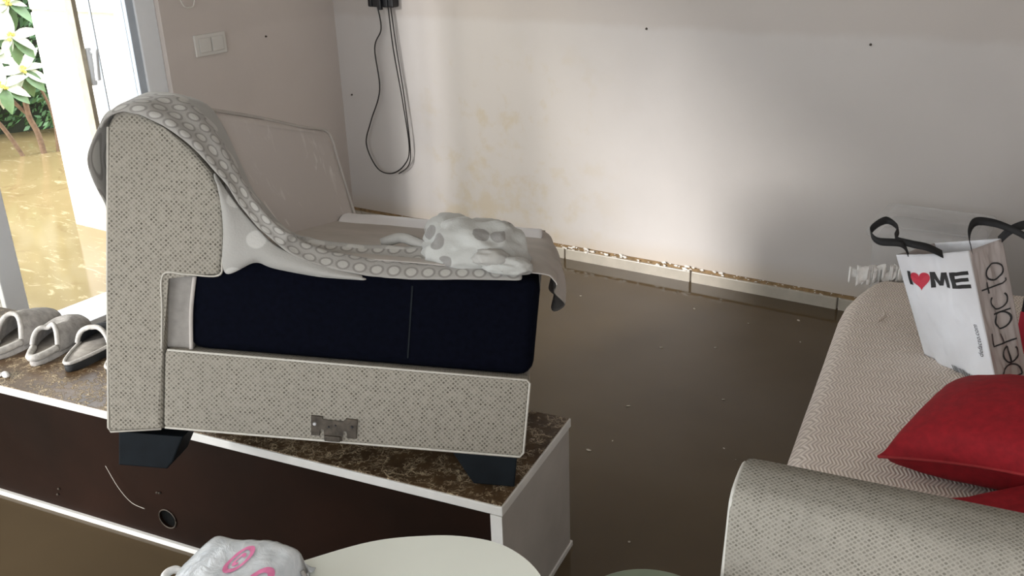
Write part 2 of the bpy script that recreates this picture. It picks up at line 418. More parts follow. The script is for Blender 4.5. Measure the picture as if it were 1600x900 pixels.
# skirting tiles along the back wall, with a crumbling strip above them
sk = tag(empty('baseboard_back', (0, 0, 0)), 'stone skirting tiles along the back wall at the waterline', kind='structure')
tm = None
for i in range(7):
    x = .147 + .603 * i - .002
    ln = min(.597, XR - x)
    if ln < .05: continue
    if i < 6 and tm:
        o = link(bpy.data.objects.new('skirting_tile', tm), sk); o.location.x = x
    else:
        o = box('skirting_tile', 0, ln, -.016, 0, ZF, .047, M['tile'], sk, .003, 2); o.location.x = x
        if i == 0: tm = o.data
box('skirting_tile', X0, .142, -.016, 0, ZF, .047, M['tile'], sk, .003, 2)
box('mortar_strip', X0, XR, -.006, 0, .047, .060, M['grout'], sk)
vs = []; fs = []
for i in range(260):
    x = random.uniform(.4, 3.3); z = .047 + random.random() * .018; s = random.uniform(.001, .006) * (1.5 if 1.2 < x < 2.1 else .7)
    b = len(vs); y = -.008 - random.random() * .010
    for a in range(5):
        t = a * 1.2566 + random.random(); vs.append((x + math.cos(t) * s * 1.5, y - random.random() * .002, z + math.sin(t) * s * .7))
    fs.append(tuple(range(b, b + 5)))
tag(mesh('paint_flakes', vs, fs, M['chip'], sk), kind='stuff')

# flood water
iw = grid('flood_water', [[(x, y, 0) for x in (X0 + .001, 1, 2, 3, XR)] for y in (YB, -4, -2.5, -1.2, -.0)], M['water'], smooth=False)
tag(iw, 'opaque brown flood water covering the room floor', 'water', kind='stuff')
ow = grid('flood_water', [[(x, y, -.004) for x in (-14, -6, -3, -1.2, -.125)] for y in (-14, -6, -2.5, -.7, 2, 6)], M['water_out'], smooth=False)
tag(ow, 'sunlit yellowish flood water in the yard outside the door', 'water', kind='stuff')
tag(box('ground', -14, -.125, -14, 6, -.3, -.12, M['soil']), 'flooded yard ground under the muddy water', kind='structure')
vs = []; fs = []
for i in range(40):
    if i < 24: x, y = random.uniform(1.3, 2.85), random.uniform(-1.75, -.1)
    else: x, y = random.uniform(.5, 3.5), random.uniform(-5, -.2)
    r = random.uniform(.002, .0055); b = len(vs); ph = random.random() * 3; st = random.uniform(1, 2)
    for a in range(7):
        t = a * .8976; lx, ly = math.cos(t) * r * st, math.sin(t) * r
        vs.append((x + lx * math.cos(ph) - ly * math.sin(ph), y + lx * math.sin(ph) + ly * math.cos(ph), .0015))
    vs.append((x, y, .003))
    for a in range(7): fs.append((b + a, b + (a + 1) % 7, b + 7))
tag(mesh('foam_specks', vs, fs, M['speck']), 'tiny pale specks floating on the brown indoor water', 'specks', kind='stuff')

# glazed door in the left wall
wd = tag(empty('window_1', (0, 0, 0)), 'white framed glazed sliding door open to the flooded yard', kind='structure')
box('frame_post', -.05, .055, -1.077, -.985, 0, 2.52, M['pvc'], wd, .004)
box('frame_channel', -.04, .045, -1.111, -1.077, 0, 2.52, M['pvc_grey'], wd, .003)
box('frame_post', -.05, .05, -6.90, -6.83, 0, 2.52, M['pvc'], wd, .004)
box('head_rail', -.05, .05, -6.83, -1.0, 2.46, 2.52, M['pvc'], wd, .004)
box('door_sill', -.13, .085, -6.90, -1.0, 0, .026, M['pvc'], wd, .003)
box('door_stile', .002, .048, -1.337, -1.318, .026, 2.46, M['gasket'], wd, .002)
box('bottom_rail', 0, .045, -1.318, -1.111, .026, .10, M['pvc'], wd, .004)
box('glass_pane', .02, .026, -1.318, -1.111, .10, 2.46, M['glass_clear'], wd)
box('glazing_bead', .017, .029, -1.254, -1.250, .10, 2.46, M['pvc_grey'], wd)
hd = box('door_handle', .026, .045, -1.312, -1.290, .90, 1.04, M['pvc'], wd, .005, 3)
tube('handle_grip', [(.04, -1.296, 1.02), (.075, -1.296, 1.03), (.088, -1.305, 1.02), (.090, -1.312, .97), (.088, -1.315, .925)], .010, M['pvc'], hd)
lo = box('door_stile', -.03, .03, -1.828, -1.743, .026, 2.46, M['pvc'], wd, .004)
box('glass_pane', -.004, .004, -2.62, -1.828, .09, 2.46, M['glass'], wd)
box('bottom_rail', -.03, .03, -2.62, -1.828, .026, .09, M['pvc'], wd, .004)
box('door_stile', -.03, .03, -2.70, -2.62, .026, 2.46, M['pvc'], wd, .004)
box('door_stile', -.03, .03, -3.83, -3.75, .026, 2.46, M['pvc'], wd, .004)
box('glass_pane', -.004, .004, -3.75, -2.70, .09, 2.46, M['glass'], wd)
box('bottom_rail', -.03, .03, -3.75, -2.70, .026, .09, M['pvc'], wd, .004)

# ------------------------------------------------------------------ yard outside
gw = tag(empty('garden_wall', (0, 0, 0)), 'whitewashed concrete garden wall standing in water outside the door', 'wall')
box('wall_course', -1.2, -.125, -.755, -.60, -.12, 1.075, M['concrete'], gw, .006)
box('joint', -1.193, -.13, -.747, -.607, 1.075, 1.087, M['gasket'], gw)
box('wall_course', -1.2, -.125, -.755, -.60, 1.087, 2.3, M['concrete'], gw, .006)

def leaf_mesh(L, wd, droop):
    vs = []; fs = []
    for i in range(6):
        t = i / 5; hw = wd * (math.sin(math.pi * min(t * .96 + .03, 1)) ** .8) * .5; z = -droop * t * t * L
        vs += [(t * L, -hw, z + hw * .35), (t * L, 0, z), (t * L, hw, z + hw * .35)]
        if i:
            b = 3 * i; fs += [(b - 3, b - 2, b + 1, b), (b - 2, b - 1, b + 2, b + 1)]
    me = bpy.data.meshes.new('leaf'); me.from_pydata(vs, [], fs)
    for p in me.polygons: p.use_smooth = True
    return me
view = Vector((.86, -.50, .15)).normalized(); side = Vector((.50, .86, 0)).normalized(); upv = Vector((-.1, .05, 1)).normalized()
PL = Vector((-2.9, .15, 0))
def at(s, z, d=0): return PL + side * s + Vector((0, 0, z)) + view * d
pl = empty('poinsettia_shrub', PL)
tag(pl, 'tall leggy shrub with big pale leaves and yellow centres beyond garden wall', 'shrub')
me_p = [leaf_mesh(.17, .072, .35), leaf_mesh(.14, .062, .6), leaf_mesh(.11, .05, .2)]
for m_ in me_p: m_.materials.append(M['leaf_pale'])
me_g = leaf_mesh(.17, .08, .4); me_g.materials.append(M['leaf_green'])
heads = [(-.02, .98), (-.16, .86), (-.04, .76), (-.20, .66), (-.02, .55), (-.15, .46), (-.33, .94), (-.42, .6), (-.36, .38), (-.52, .82), (.03, 1.17), (-.22, 1.15), (-.5, 1.2)]
for h, (s, z) in enumerate(heads):
    c = at(s, z, .1 + .06 * (h % 3))
    nl = 9
    for j in range(nl):
        a = 2 * math.pi * j / nl + random.uniform(-.3, .3)
        d = (side * math.cos(a) + upv * math.sin(a) + view * random.uniform(.1, .55) - Vector((0, 0, .25))).normalized()
        nrm = (view + Vector((0, 0, .8)) + Vector((random.uniform(-.4, .4), random.uniform(-.4, .4), 0))).normalized()
        yv = nrm.cross(d).normalized(); zv = d.cross(yv)
        o = link(bpy.data.objects.new('leaf', me_g if j >= 7 else random.choice(me_p)))
        o.matrix_world = Matrix(((d.x, yv.x, zv.x, c.x), (d.y, yv.y, zv.y, c.y), (d.z, yv.z, zv.z, c.z), (0, 0, 0, 1)))
        o.parent = pl; o.matrix_parent_inverse = Matrix.Translation(-PL)
    bm = bmesh.new()
    for j in range(7):
        mt = Matrix.Translation(c - PL + view * .03 + Vector((random.uniform(-.02, .02), random.uniform(-.02, .02), random.uniform(-.015, .03))))
        bmesh.ops.create_icosphere(bm, subdivisions=1, radius=.011, matrix=mt)
    from_bm('flower_centre', bm, M['flower'], pl)
for pts, r in (([(0, -.12), (-.015, .12), (-.05, .28), (-.03, .55)], .020), ([(-.05, .26), (-.12, .36), (-.15, .46), (-.2, .66), (-.16, .86)], .013), ([(-.03, .5), (-.03, .75), (-.02, .98), (.03, 1.15)], .012), ([(-.10, -.12), (-.22, .2), (-.36, .4), (-.42, .6), (-.34, .94)], .015), ([(.07, -.12), (.10, .2), (.06, .42), (-.02, .55)], .010)):
    tube('branch', [at(s, z, .05) - PL for s, z in pts], r, M['bark'], pl, 6, 6)

hg = empty('hedge', (-3.7, .6, 0)); tag(hg, 'dense dark green small-leaved hedge behind the pale shrub', 'hedge')
vs = []; fs = []
for i in range(15000):
    s = random.uniform(-1.6, 1.6); z = random.uniform(.0, 1.7) ** 1.0; d = random.uniform(-.12, .45) + .10 * math.sin(s * 5) + .08 * math.sin(z * 7 + s * 3)
    c = side * s + view * d + Vector((0, 0, z)); n = Vector((random.gauss(0, 1), random.gauss(0, 1), random.gauss(0, 1))).normalized()
    t = n.orthogonal().normalized(); b = n.cross(t); L = random.uniform(.02, .038); w_ = L * .45; k = len(vs)
    vs += [c - t * L, c + b * w_, c + t * L, c - b * w_]; fs.append((k, k + 1, k + 2, k + 3))
o = mesh('foliage', vs, fs, M['hedge'], hg); tag(o, kind='stuff')
bm = bmesh.new(); add_box(bm, -1.6, 1.6, -.15, .10, -.12, 1.62, .05)
for v in bm.verts: v.co = side * v.co.x + view * v.co.y + Vector((0, 0, v.co.z))
from_bm('dark_core', bm, M['soil'], hg)  # solid dark box filling the hedge behind its leaves
fl = empty('fallen_leaf_sprig', (-1.62, -.42, 0)); tag(fl, 'small pale drooping leaf on a twig rising from yard water', 'leaf')
lm = leaf_mesh(.13, .045, .9); lm.materials.append(M['leaf_pale'])
o = link(bpy.data.objects.new('leaf', lm), fl); o.location = (.05, .08, .12); o.rotation_euler = (.5, .1, math.radians(-130))
tube('twig', [(.05, .08, -.1), (.055, .08, .05), (.05, .08, .12), (.06, .1, .16)], .004, M['bark'], fl)

# ------------------------------------------------------------------ things on the walls
sw = tag(empty('light_switch', (X0, -.765, .985)), 'white double light switch on the shaded wall beside the door', 'switch')
box('plate', 0, .010, -.082, .082, -.044, .044, M['plastic_white'], sw, .003, 2)
for s in (-1, 1): box('rocker', .010, .014, s * .033 - .031, s * .033 + .031, -.030, .030, M['plastic_white'], sw, .003, 2)
hw_ = tag(empty('hanging_wire', (X0, -.85, 1.33)), 'thin white wire loop hanging on wall above the light switch', 'wire')
tube('wire_loop', [(.006, -.012, 0), (.007, -.045, -.10), (.014, -.030, -.175), (.015, -.002, -.189), (.013, .025, -.178), (.008, .040, -.11), (.006, .012, 0)], .003, M['cable_white'], hw_)
box('wire_clip', 0, .014, -.02, .02, -.008, .025, M['plastic_white'], hw_, .003)
ad = tag(empty('power_adapter', (.40, 0, 1.06)), 'black power box on the back wall with cables hanging from it', 'adapter')
box('housing', -.065, .085, -.045, 0, .008, .14, M['black_plastic'], ad, .006, 2)
for x in (-.048, -.005, .045): box('rib', x, x + .012, -.052, -.043, .010, .13, M['black_plastic'], ad, .003)
box('plug', .008, .026, -.062, -.044, -.002, .06, M['black_plastic'], ad, .003)
cb = [(-.022, 1.075), (-.010, .97), (-.059, .88), (-.05, .687), (-.124, .527), (-.166, .411), (-.109, .298), (-.021, .28), (.064, .331), (.104, .418), (.086, .637), (.053, .886), (.042, 1.075)]
tube('cable_loop', [(x, -.028, z - 1.06) for x, z in cb], .0032, M['cable'], ad)
tube('cable_strand', [(x, -.020, z - 1.06) for x, z in ((.05, 1.075), (.066, .885), (.09, .665), (.104, .43), (.088, .335), (.02, .282))], .0026, M['cable'], ad)
for x, y, z, lab in ((2.571, 0, .997, 'tiny dark nail head in the back wall above the clear box'), (1.721, 0, 1.018, 'tiny dark nail hole plug on the tide line of back wall'),
                     (.145, 0, .643, 'tiny dark nail close to the room corner beside the hanging cable'), (X0, -.451, .976, 'tiny nail in the shaded wall right of the light switch')):
    bm = bmesh.new(); bmesh.ops.create_cone(bm, cap_ends=True, segments=10, radius1=.005, radius2=.003, depth=.008)
    o = from_bm('wall_nail', bm, M['metal_dark']); o.location = (x, y, z)
    if y == 0: o.rotation_euler.x = math.radians(90); o.location.y = -.003
    else: o.rotation_euler.y = math.radians(90); o.location.x += .003
    tag(o, lab, 'nail', 'nails in the walls')

# ------------------------------------------------------------------ low cabinet
CR = math.atan2(.1466, .9892); CL = 1.93; CDp = .385; ZT = .366
e1 = Vector((math.cos(CR), math.sin(CR), 0)); e2 = Vector((-math.sin(CR), math.cos(CR), 0))
c0 = Vector((2.446, -2.167, ZF)) - e1 * CL
cab = tag(empty('low_cabinet', c0, CR), 'long low white cabinet with brown crackled top and dark brown panel', 'cabinet')
H = -ZF
box('top_slab', 0, CL, 0, CDp, H + .342, H + ZT - .002, M['white_lam'], cab, .002)
box('top_surface', .004, CL - .004, .004, CDp - .004, H + ZT - .003, H + ZT, M['marble'], cab)
for x in (0.004, CL - .024): box('side_panel', x, x + .020, .003, CDp - .004, H + .0, H + .342, M['grey_lam'], cab, .001)
for x in (0.004, CL - .026): box('edge_band', x - .002, x + .024, 0, .0035, H + .012, H + .341, M['white_lam'], cab)
box('bottom_slab', 0, CL, -.004, CDp + .004, H - .022, H + .013, M['white_lam'], cab, .002)
box('rear_panel', .024, CL - .024, CDp - .02, CDp - .012, H + .013, H + .342, M['white_lam'], cab)
for x in (.06, CL * .5, CL - .12):
    for y in (.03, CDp - .09): box('foot', x, x + .06, y, y + .06, 0, H - .022, M['leg'], cab, .004)
# brown front panel with the cable hole cut through it
hx, hz, hr = CL - .948, H + .08, .027
bm = bmesh.new(); x0, x1, z0, z1 = .026, CL - .026, H + .013, H + .342
K = 28; ring = [bm.verts.new((hx + hr * math.cos(2 * math.pi * i / K), .006, hz + hr * math.sin(2 * math.pi * i / K))) for i in range(K)]
rc = [bm.verts.new((x, .006, z)) for x, z in ((x0, z0), (x1, z0), (x1, z1), (x0, z1))]
eds = [bm.edges.new((q[i], q[(i + 1) % len(q)])) for q in (ring, rc) for i in range(len(q))]
bmesh.ops.triangle_fill(bm, use_beauty=True, use_dissolve=False, edges=eds)
ex = bmesh.ops.extrude_face_region(bm, geom=list(bm.faces))
for v in ex['geom']:
    if isinstance(v, bmesh.types.BMVert): v.co.y += .006
pn = from_bm('brown_panel', bm, M['hardboard'], cab)
tube('hole_rim', [(hx + hr * math.cos(2 * math.pi * i / 24), .004, hz + hr * math.sin(2 * math.pi * i / 24)) for i in range(25)], .0018, M['metal_dark'], pn, 1, 5)
for px_, pz in ((CL - .965, H + .155), (CL - .957, H + .156), (CL - 1.33, H + .075), (CL - 1.34, H + .055)):
    bm = bmesh.new(); bmesh.ops.create_icosphere(bm, subdivisions=1, radius=.0035, matrix=Matrix.Translation((px_, .003, pz))); from_bm('panel_pin', bm, M['metal_dark'], pn)
tag(tube('dangling_thread', [tuple(c0 + e1 * (CL - 1.115) + e2 * -.008 + Vector((0, 0, H + .205))), tuple(c0 + e1 * (CL - 1.08) + e2 * -.012 + Vector((0, 0, H + .15))), tuple(c0 + e1 * (CL - 1.045) + e2 * -.012 + Vector((0, 0, H + .115))), tuple(c0 + e1 * (CL - 1.005) + e2 * -.01 + Vector((0, 0, H + .105)))], .0008, M['piping']), 'fine pale thread stuck on dark brown cabinet panel', 'thread')

# ------------------------------------------------------------------ sofa module on the cabinet
U = Vector((.84896, .51641, -.11216)); Wv = Vector((-.52843, .82754, -.18957)); UP = Vector((-.00507, .22021, .97544)); BR = Vector((2.4412, -2.0823, .434))
MW = Matrix(((U.x, Wv.x, UP.x, BR.x), (U.y, Wv.y, UP.y, BR.y), (U.z, Wv.z, UP.z, BR.z), (0, 0, 0, 1)))
WD = .66
mod = tag(empty('sofa_module', mw=MW), 'beige fabric sofa section with exposed navy side tilted on cabinet', 'sofa')
def bw(p):      # the back leans in and drops towards its far end
    a, c, b = p; k = max(0, min(1, (b - .30) / .34)); f = max(c, 0) / WD
    return Vector((a + .035 * f, c, b - .085 * f * k))
base = box('base_panel', -.742, .004, 0, WD, .0, .168, M['dots'], mod, .010, 3, True)
tube('piping', [(-.735, .002, .167), (-.004, .002, .167), (.003, .002, .160), (.003, .002, .010), (-.004, .002, .001), (-.738, .002, .001)], .0025, M['piping'], base, 1)
prof = [(-.855, -.02), (-.744, -.004), (-.744, .325), (-.632, .330), (-.624, .40), (-.630, .48), (-.655, .535), (-.695, .578), (-.745, .612), (-.79, .636), (-.82, .643), (-.845, .634), (-.857, .605), (-.858, .3)]
bp = prism('back_panel', prof, 0, WD, M['dots'], mod, .010, 3, False, bw)
tube('piping', [(-.746, .002, -.003), (-.850, .002, -.018), (-.855, .002, -.010), (-.857, .002, .3), (-.856, .002, .605)], .0025, M['piping'], bp, 1)
tube('piping', [(-.746, -.001, .168), (-.746, -.001, .25), (-.745, -.001, .322), (-.70, -.001, .327), (-.635, -.001, .330), (-.627, -.001, .36), (-.624, -.001, .42), (-.634, -.001, .49)], .002, M['piping'], bp, 6)
# padded backrest
cor = {(0, 0, 0): (-.56, .02, .36), (0, 0, 1): (-.735, .02, .655), (0, 1, 0): (-.468, WD, .352), (0, 1, 1): (-.560, WD, .606),
       (1, 0, 0): (-.70, .02, .36), (1, 0, 1): (-.82, .02, .652), (1, 1, 0): (-.60, WD + .01, .35), (1, 1, 1): (-.66, WD + .01, .60)}
bm = bmesh.new(); vv = {k: bm.verts.new(p) for k, p in cor.items()}
for f in (((0, 0, 0), (0, 1, 0), (0, 1, 1), (0, 0, 1)), ((1, 0, 0), (1, 0, 1), (1, 1, 1), (1, 1, 0)), ((0, 0, 0), (0, 0, 1), (1, 0, 1), (1, 0, 0)), ((0, 1, 0), (1, 1, 0), (1, 1, 1), (0, 1, 1)), ((0, 0, 1), (0, 1, 1), (1, 1, 1), (1, 0, 1)), ((0, 0, 0), (1, 0, 0), (1, 1, 0), (0, 1, 0))):
    bm.faces.new([vv[k] for k in f])
te = [e for e in bm.edges if all(v in (vv[(0, 1, 1)], vv[(1, 1, 1)]) for v in e.verts)]
bmesh.ops.bevel(bm, geom=te, offset=.05, segments=6, profile=.5, affect='EDGES')
bmesh.ops.recalc_face_normals(bm, faces=bm.faces)
sharp = [e for e in bm.edges if e.calc_face_angle(0) > .6]
bmesh.ops.bevel(bm, geom=sharp, offset=.018, segments=4, profile=.5, affect='EDGES')
bk = from_bm('backrest_cushion', bm, M['backrest'], mod, True)
tube('piping', [(-.468, WD - .0, .356), (-.50, WD + .002, .44), (-.533, WD + .002, .53), (-.548, WD - .004, .578), (-.566, WD - .03, .603), (-.60, WD - .15, .612), (-.665, .33, .634), (-.72, .1, .652)], .004, M['cover'], bk, 6)
sc = box('seat_cushion', -.70, .008, .010, WD - .02, .168, .378, M['navy'], mod, .030, 4, True)
box('side_seam', -.250, -.247, .0085, .0105, .19, .34, M['leg'], sc)
box('lining_strip', -.744, -.690, .022, .04, .166, .326, M['lining'], mod, .004)
tube('lining_piping', [(-.690, .012, .17), (-.691, .010, .25), (-.686, .012, .322)], .0045, M['cover'], mod)
# stretch cover over the seat, hanging down in front
rows = []
for i in range(26):
    c = .01 + (WD + .012) * i / 25; r = []
    for j in range(34):
        t = j / 33; s = t * (.60 + .24)
        ov = .60
        wv = .004 * fbm((s * 6, c * 6, 1), 1.0)
        if s < ov: p = Vector((-.578 + s, c, .386 + wv + .004 * math.sin(c * 9)))
        else:
            q = s - ov; k = min(q / .05, 1); ang = k * math.pi / 2
            hang = (.03 + .13 * max(0, min(1, (c - .06) / .28)))
            qq = q * hang / .24
            bulge = .026 * max(0, min(1, (c - .05) / .2)) * math.sin(min(qq / .2, 1) * math.pi * .9) + .010 * math.sin(c * 26 + 1) * min(q / .1, 1) * (1 if c > .12 else 0)
            p = Vector((-.578 + ov + .018 * math.sin(min(qq / .03, 1) * math.pi / 2) + bulge, c, .386 + wv * (1 - k) - qq + .018 * (1 - math.cos(min(qq / .03, 1) * math.pi / 2)) * .5))
        r.append(p)
    rows.append(r)
cv = grid('seat_cover', rows, M['cover'], mod, .004, None, True, 1, 0)
rows = []
for i in range(8):
    b = .386 - .19 * i / 7
    rows.append([Vector((-.57 + .60 * j / 20, WD + .004 + .004 * math.sin(j * 1.3) * i / 7, b)) for j in range(21)])
grid('far_skirt', rows, M['cover'], mod, .004)
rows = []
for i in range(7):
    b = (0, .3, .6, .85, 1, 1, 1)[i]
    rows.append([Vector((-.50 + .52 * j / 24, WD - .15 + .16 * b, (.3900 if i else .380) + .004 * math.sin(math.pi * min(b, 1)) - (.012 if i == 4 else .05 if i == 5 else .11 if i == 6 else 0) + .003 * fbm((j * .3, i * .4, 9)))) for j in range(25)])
grid('lit_edge_strip', rows, M['lit_edge'], mod, .004, None, True, 1)  # white strip in place of light falling along the seat's far edge
# hinge bracket
hb = [(305, 250), (500, 250), (510, 320), (870, 325), (905, 255), (1108, 265), (1100, 665), (940, 665), (935, 520), (870, 500), (850, 745), (545, 740), (540, 520), (500, 500), (470, 520), (465, 660), (320, 660)]
hp = [(-.437 + (x - 305) * .096 / 805, .055 - (y - 250) * .0505 / 495) for x, y in hb]
hin = prism('hinge_bracket', hp, -.005, .001, M['metal_dark'], mod, .0008, 1)
box('hook_tongue', -.407, -.374, -.010, -.003, .004, .016, M['metal_dark'], hin, .002)
for x, z, r, m_ in ((-.4287, .038, .0042, 'screw'), (-.352, .038, .0032, 'black_plastic'), (-.400, .034, .0022, 'black_plastic'), (-.386, .038, .0022, 'black_plastic')):
    bm = bmesh.new(); bmesh.ops.create_cone(bm, cap_ends=True, segments=12, radius1=r, radius2=r * .7, depth=.002, matrix=Matrix.Translation((x, -.006, z)) @ Matrix.Rotation(math.radians(90), 4, 'X'))
    from_bm('bracket_screw' if m_ == 'screw' else 'bracket_hole', bm, M[m_], hin)
for xa, xb, ya, zt, zn in ((-.836, -.735, -.702, -.018, -.092), (-.009, -.094, -.145, -.001, -.068)):
    for c0_, c1_, zb in ((.006, .10, zn), (WD - .10, WD - .006, -.046)):      # the far feet are shorter
        pr = [(xa, zt), (xa, zb), (xb, zb), (xb + (.012 if xa < -.5 else -.012), zb + .016), (ya, zt)]
        prism('leg', pr, c0_, c1_, M['leg'], mod, .003, 2)

# ------------------------------------------------------------------ blanket thrown over the module
bl = tag(empty('fleece_blanket', mw=MW), 'grey fleece blanket with ring border and polka dots over tilted sofa section', 'blanket')
LE = [(-.872, -.006, .602), (-.852, -.014, .626), (-.815, -.016, .638), (-.772, -.018, .628), (-.735, -.020, .613), (-.685, -.020, .581), (-.648, -.020, .547), (-.61, -.022, .506), (-.584, -.024, .471), (-.545, -.026, .430), (-.50, -.026, .400), (-.455, -.026, .380), (-.40, -.026, .368), (-.32, -.024, .360), (-.25, -.022, .361), (-.15, -.018, .368), (-.03, -.014, .376)]
UE = [(-.872, .24, .650), (-.82, .20, .672), (-.735, .15, .668), (-.695, .14, .648), (-.672, .135, .618), (-.648, .13, .576), (-.622, .12, .528), (-.596, .11, .485), (-.560, .09, .452), (-.515, .07, .418), (-.47, .07, .402), (-.43, .08, .398), (-.38, .10, .398), (-.31, .12, .398), (-.24, .13, .400), (-.15, .13, .404), (-.05, .12, .404)]
Lc = catmull(LE, 6); Uc = catmull(UE, 6); rows = []; uv = []; dist = 0
for i in range(len(Lc)):
    if i: dist += (Lc[i] - Lc[i - 1]).length
    ln = (Uc[i] - Lc[i]).length; r = []; f = i / (len(Lc) - 1)
    for j in range(17):
        t = j / 16; p = Lc[i].lerp(Uc[i], t)
        up_ = math.sin(math.pi * min(t * 1.0, 1)) ** .7 * (.030 if f < .62 else .014)
        out = Vector((.30, -.75, .6)) if f < .62 else Vector((0, -.2, 1))
        crease = .009 * math.sin(t * 11 + f * 7) * min(1, f * 4) * math.sin(math.pi * t) + .004 * fbm((f * 20, t * 3, 2))
        r.append(p + out.normalized() * (up_ + crease)); uv.append((dist, t * max(ln, .165)))
    rows.append(r)
grid('drape', rows, M['blanket'], bl, .006, uv, True, 1, 1)
# fold below the border, hanging over the navy side
A_ = catmull([(-.645, -.010, .535), (-.60, -.014, .480), (-.56, -.016, .44), (-.52, -.018, .405), (-.47, -.02, .385), (-.40, -.02, .366), (-.345, -.02, .357)], 6)
B_ = catmull([(-.630, -.012, .515), (-.622, -.014, .43), (-.618, -.014, .338), (-.560, -.016, .366), (-.52, -.018, .358), (-.43, -.02, .350), (-.335, -.02, .352)], 6)
rows = []; uv = []
for i in range(len(A_)):
    r = []
    for j in range(9):
        t = j / 8; p = A_[i].lerp(B_[i], t); p = p + Vector((0, -.012 * math.sin(math.pi * t), 0)); r.append(p); uv.append((p.x + 2, p.z + .15))
    rows.append(r)
grid('inner_fold', rows, M['blanket'], bl, .005, uv, True, 1)
# flap behind the back
rows = []; uv = []
fp = [(.645, -.845, .0), (.635, -.885, .0), (.60, -.905, .01), (.545, -.925, .0), (.50, -.922, .0), (.46, -.912, .008), (.42, -.90, .02), (.395, -.888, .035)]
fc = catmull([Vector(p) for p in fp], 4)
for i, p in enumerate(fc):
    r = []
    for j in range(14):
        t = j / 13; c = p.z + (.30 - p.z) * t
        a = p.y + .035 + .035 * c / WD - .010 * math.sin(t * 9 + i * .2) * min(1, i / 8); r.append(Vector((a, c, p.x - .03 * t * 0))); uv.append((c + 1, .004 + i * .0034))
    rows.append(r)
grid('rear_flap', rows, M['blanket'], bl, .006, uv, True, 1)
# bunched end on the seat
def lump(name, c, rad, seed, m, parent, amp=.25, sub=5, sq=2.3):
    bm = bmesh.new(); bmesh.ops.create_icosphere(bm, subdivisions=sub, radius=1)
    for v in bm.verts:
        p = v.co.copy(); q = Vector([math.copysign(abs(x) ** (2 / sq), x) for x in p])
        rg = 1 - abs(fbm((p.x * 1.3 + seed, p.y * 1.1, p.z * 1.6 + seed * .3), 1.0, 2)); f2 = fbm((p.x + seed, p.y, p.z), 2.6, 3)
        k = 1 + amp * (rg - .75) + amp * .22 * f2
        v.co = Vector((q.x * rad[0] * k, q.y * rad[1] * k, q.z * rad[2] * (k if q.z > 0 else .6))) + Vector(c)
    return from_bm(name, bm, m, parent, True)
lump('bunched_end', (-.128, .085, .405), (.108, .085, .072), 3.1, M['polka'], bl, .30)
lump('bunched_end', (-.185, .12, .425), (.058, .07, .052), 8.4, M['polka'], bl, .25, 4)
lump('rolled_hem', (-.062, -.004, .396), (.050, .028, .024), 5.2, M['polka'], bl, .3, 4)
lump('rolled_hem', (-.095, .000, .408), (.038, .03, .022), 9.2, M['fleece'], bl, .3, 4)
tube('loose_fold', [(-.33, .12, .402), (-.29, .12, .418), (-.25, .10, .412), (-.22, .09, .405), (-.18, .06, .40)], [.012] * 33, M['fleece'], bl)

# ------------------------------------------------------------------ long sofa on the right
SR = math.radians(7.75); sx = Vector((math.cos(SR), math.sin(SR), 0)); sy = Vector((-math.sin(SR), math.cos(SR), 0)); SO = Vector((2.868, -1.66, ZF))
SMW = Matrix.Translation(SO) @ Matrix.Rotation(SR, 4, 'Z')
sofa = tag(empty('long_sofa', SO, SR), 'long beige sofa with herringbone seat cover and woven armrest', 'sofa')
h = -ZF
bm = bmesh.new(); add_box(bm, 0, .78, -.375, 1.13, h + .10, h + .365, .055, 6)
bmesh.ops.subdivide_edges(bm, edges=[e for e in bm.edges if e.calc_length() > .2], cuts=14, use_grid_fill=True)
for v in bm.verts:
    if v.co.z > h + .3:
        k = max(0, 1 - ((v.co.x - .4) / .42) ** 2) * max(0, 1 - ((v.co.y - .4) / .8) ** 2); v.co.z += .02 * k
    # the far front corner is cut back into a round
    f = max(0, (v.co.y - .80) / .33); v.co.x += .075 * f * f * (1 - max(0, v.co.x) / .78)
    v.co.z += .006 * fbm(v.co * 3)
seat = from_bm('seat_cushion', bm, M['zigzag'], sofa, True)
tube('cover_pucker', [(.10, .72, h + .366), (.115, .75, h + .371), (.125, .79, h + .370), (.12, .83, h + .366)], .007, M['zigzag'], seat)
box('base', .03, .80, -.36, 1.10, .04, h + .12, M['dots_arm'], sofa, .012, 2)
for x in (.06, .68):
    for y in (-.52, 1.0): box('leg', x, x + .06, y, y + .06, 0, .05, M['leg'], sofa, .004)
box('backrest', .66, .92, -.36, 1.13, h + .08, h + .78, M['zigzag'], sofa, .06, 5, True)
# armrest: outline across the arm (y,z) pushed along x
ap = [(-.365, .02), (-.365, h + .50), (-.366, h + .542), (-.378, h + .556), (-.42, h + .559), (-.465, h + .554), (-.485, h + .545), (-.498, h + .525), (-.505, h + .46), (-.520, h + .30), (-.535, .02)]
bm = bmesh.new(); rws = []
for i, x in enumerate((-.022, -.018, -.010, .015, .2, .5, .85)):
    sh = (.035, .014, .004, 0, 0, 0, 0)[i]; cyy, czz = -.45, h + .27
    rws.append([bm.verts.new((x - .008 * (1 - (z / (h + .55))) * (i < 4), cyy + (y - cyy) * (1 - sh * 1.2), czz + (z - czz) * (1 - sh * (.9 if z > .3 else 0)))) for y, z in ap])
for i in range(len(rws) - 1):
    for j in range(len(ap) - 1): bm.faces.new((rws[i][j], rws[i][j + 1], rws[i + 1][j + 1], rws[i + 1][j]))
    bm.faces.new((rws[i][-1], rws[i][0], rws[i + 1][0], rws[i + 1][-1]))
bm.faces.new(rws[0]); bm.faces.new(rws[-1])
bmesh.ops.subdivide_edges(bm, edges=[e for e in bm.edges if e.calc_length() > .12], cuts=3, use_grid_fill=True)
arm = from_bm('armrest', bm, M['dots_arm'], sofa, True)
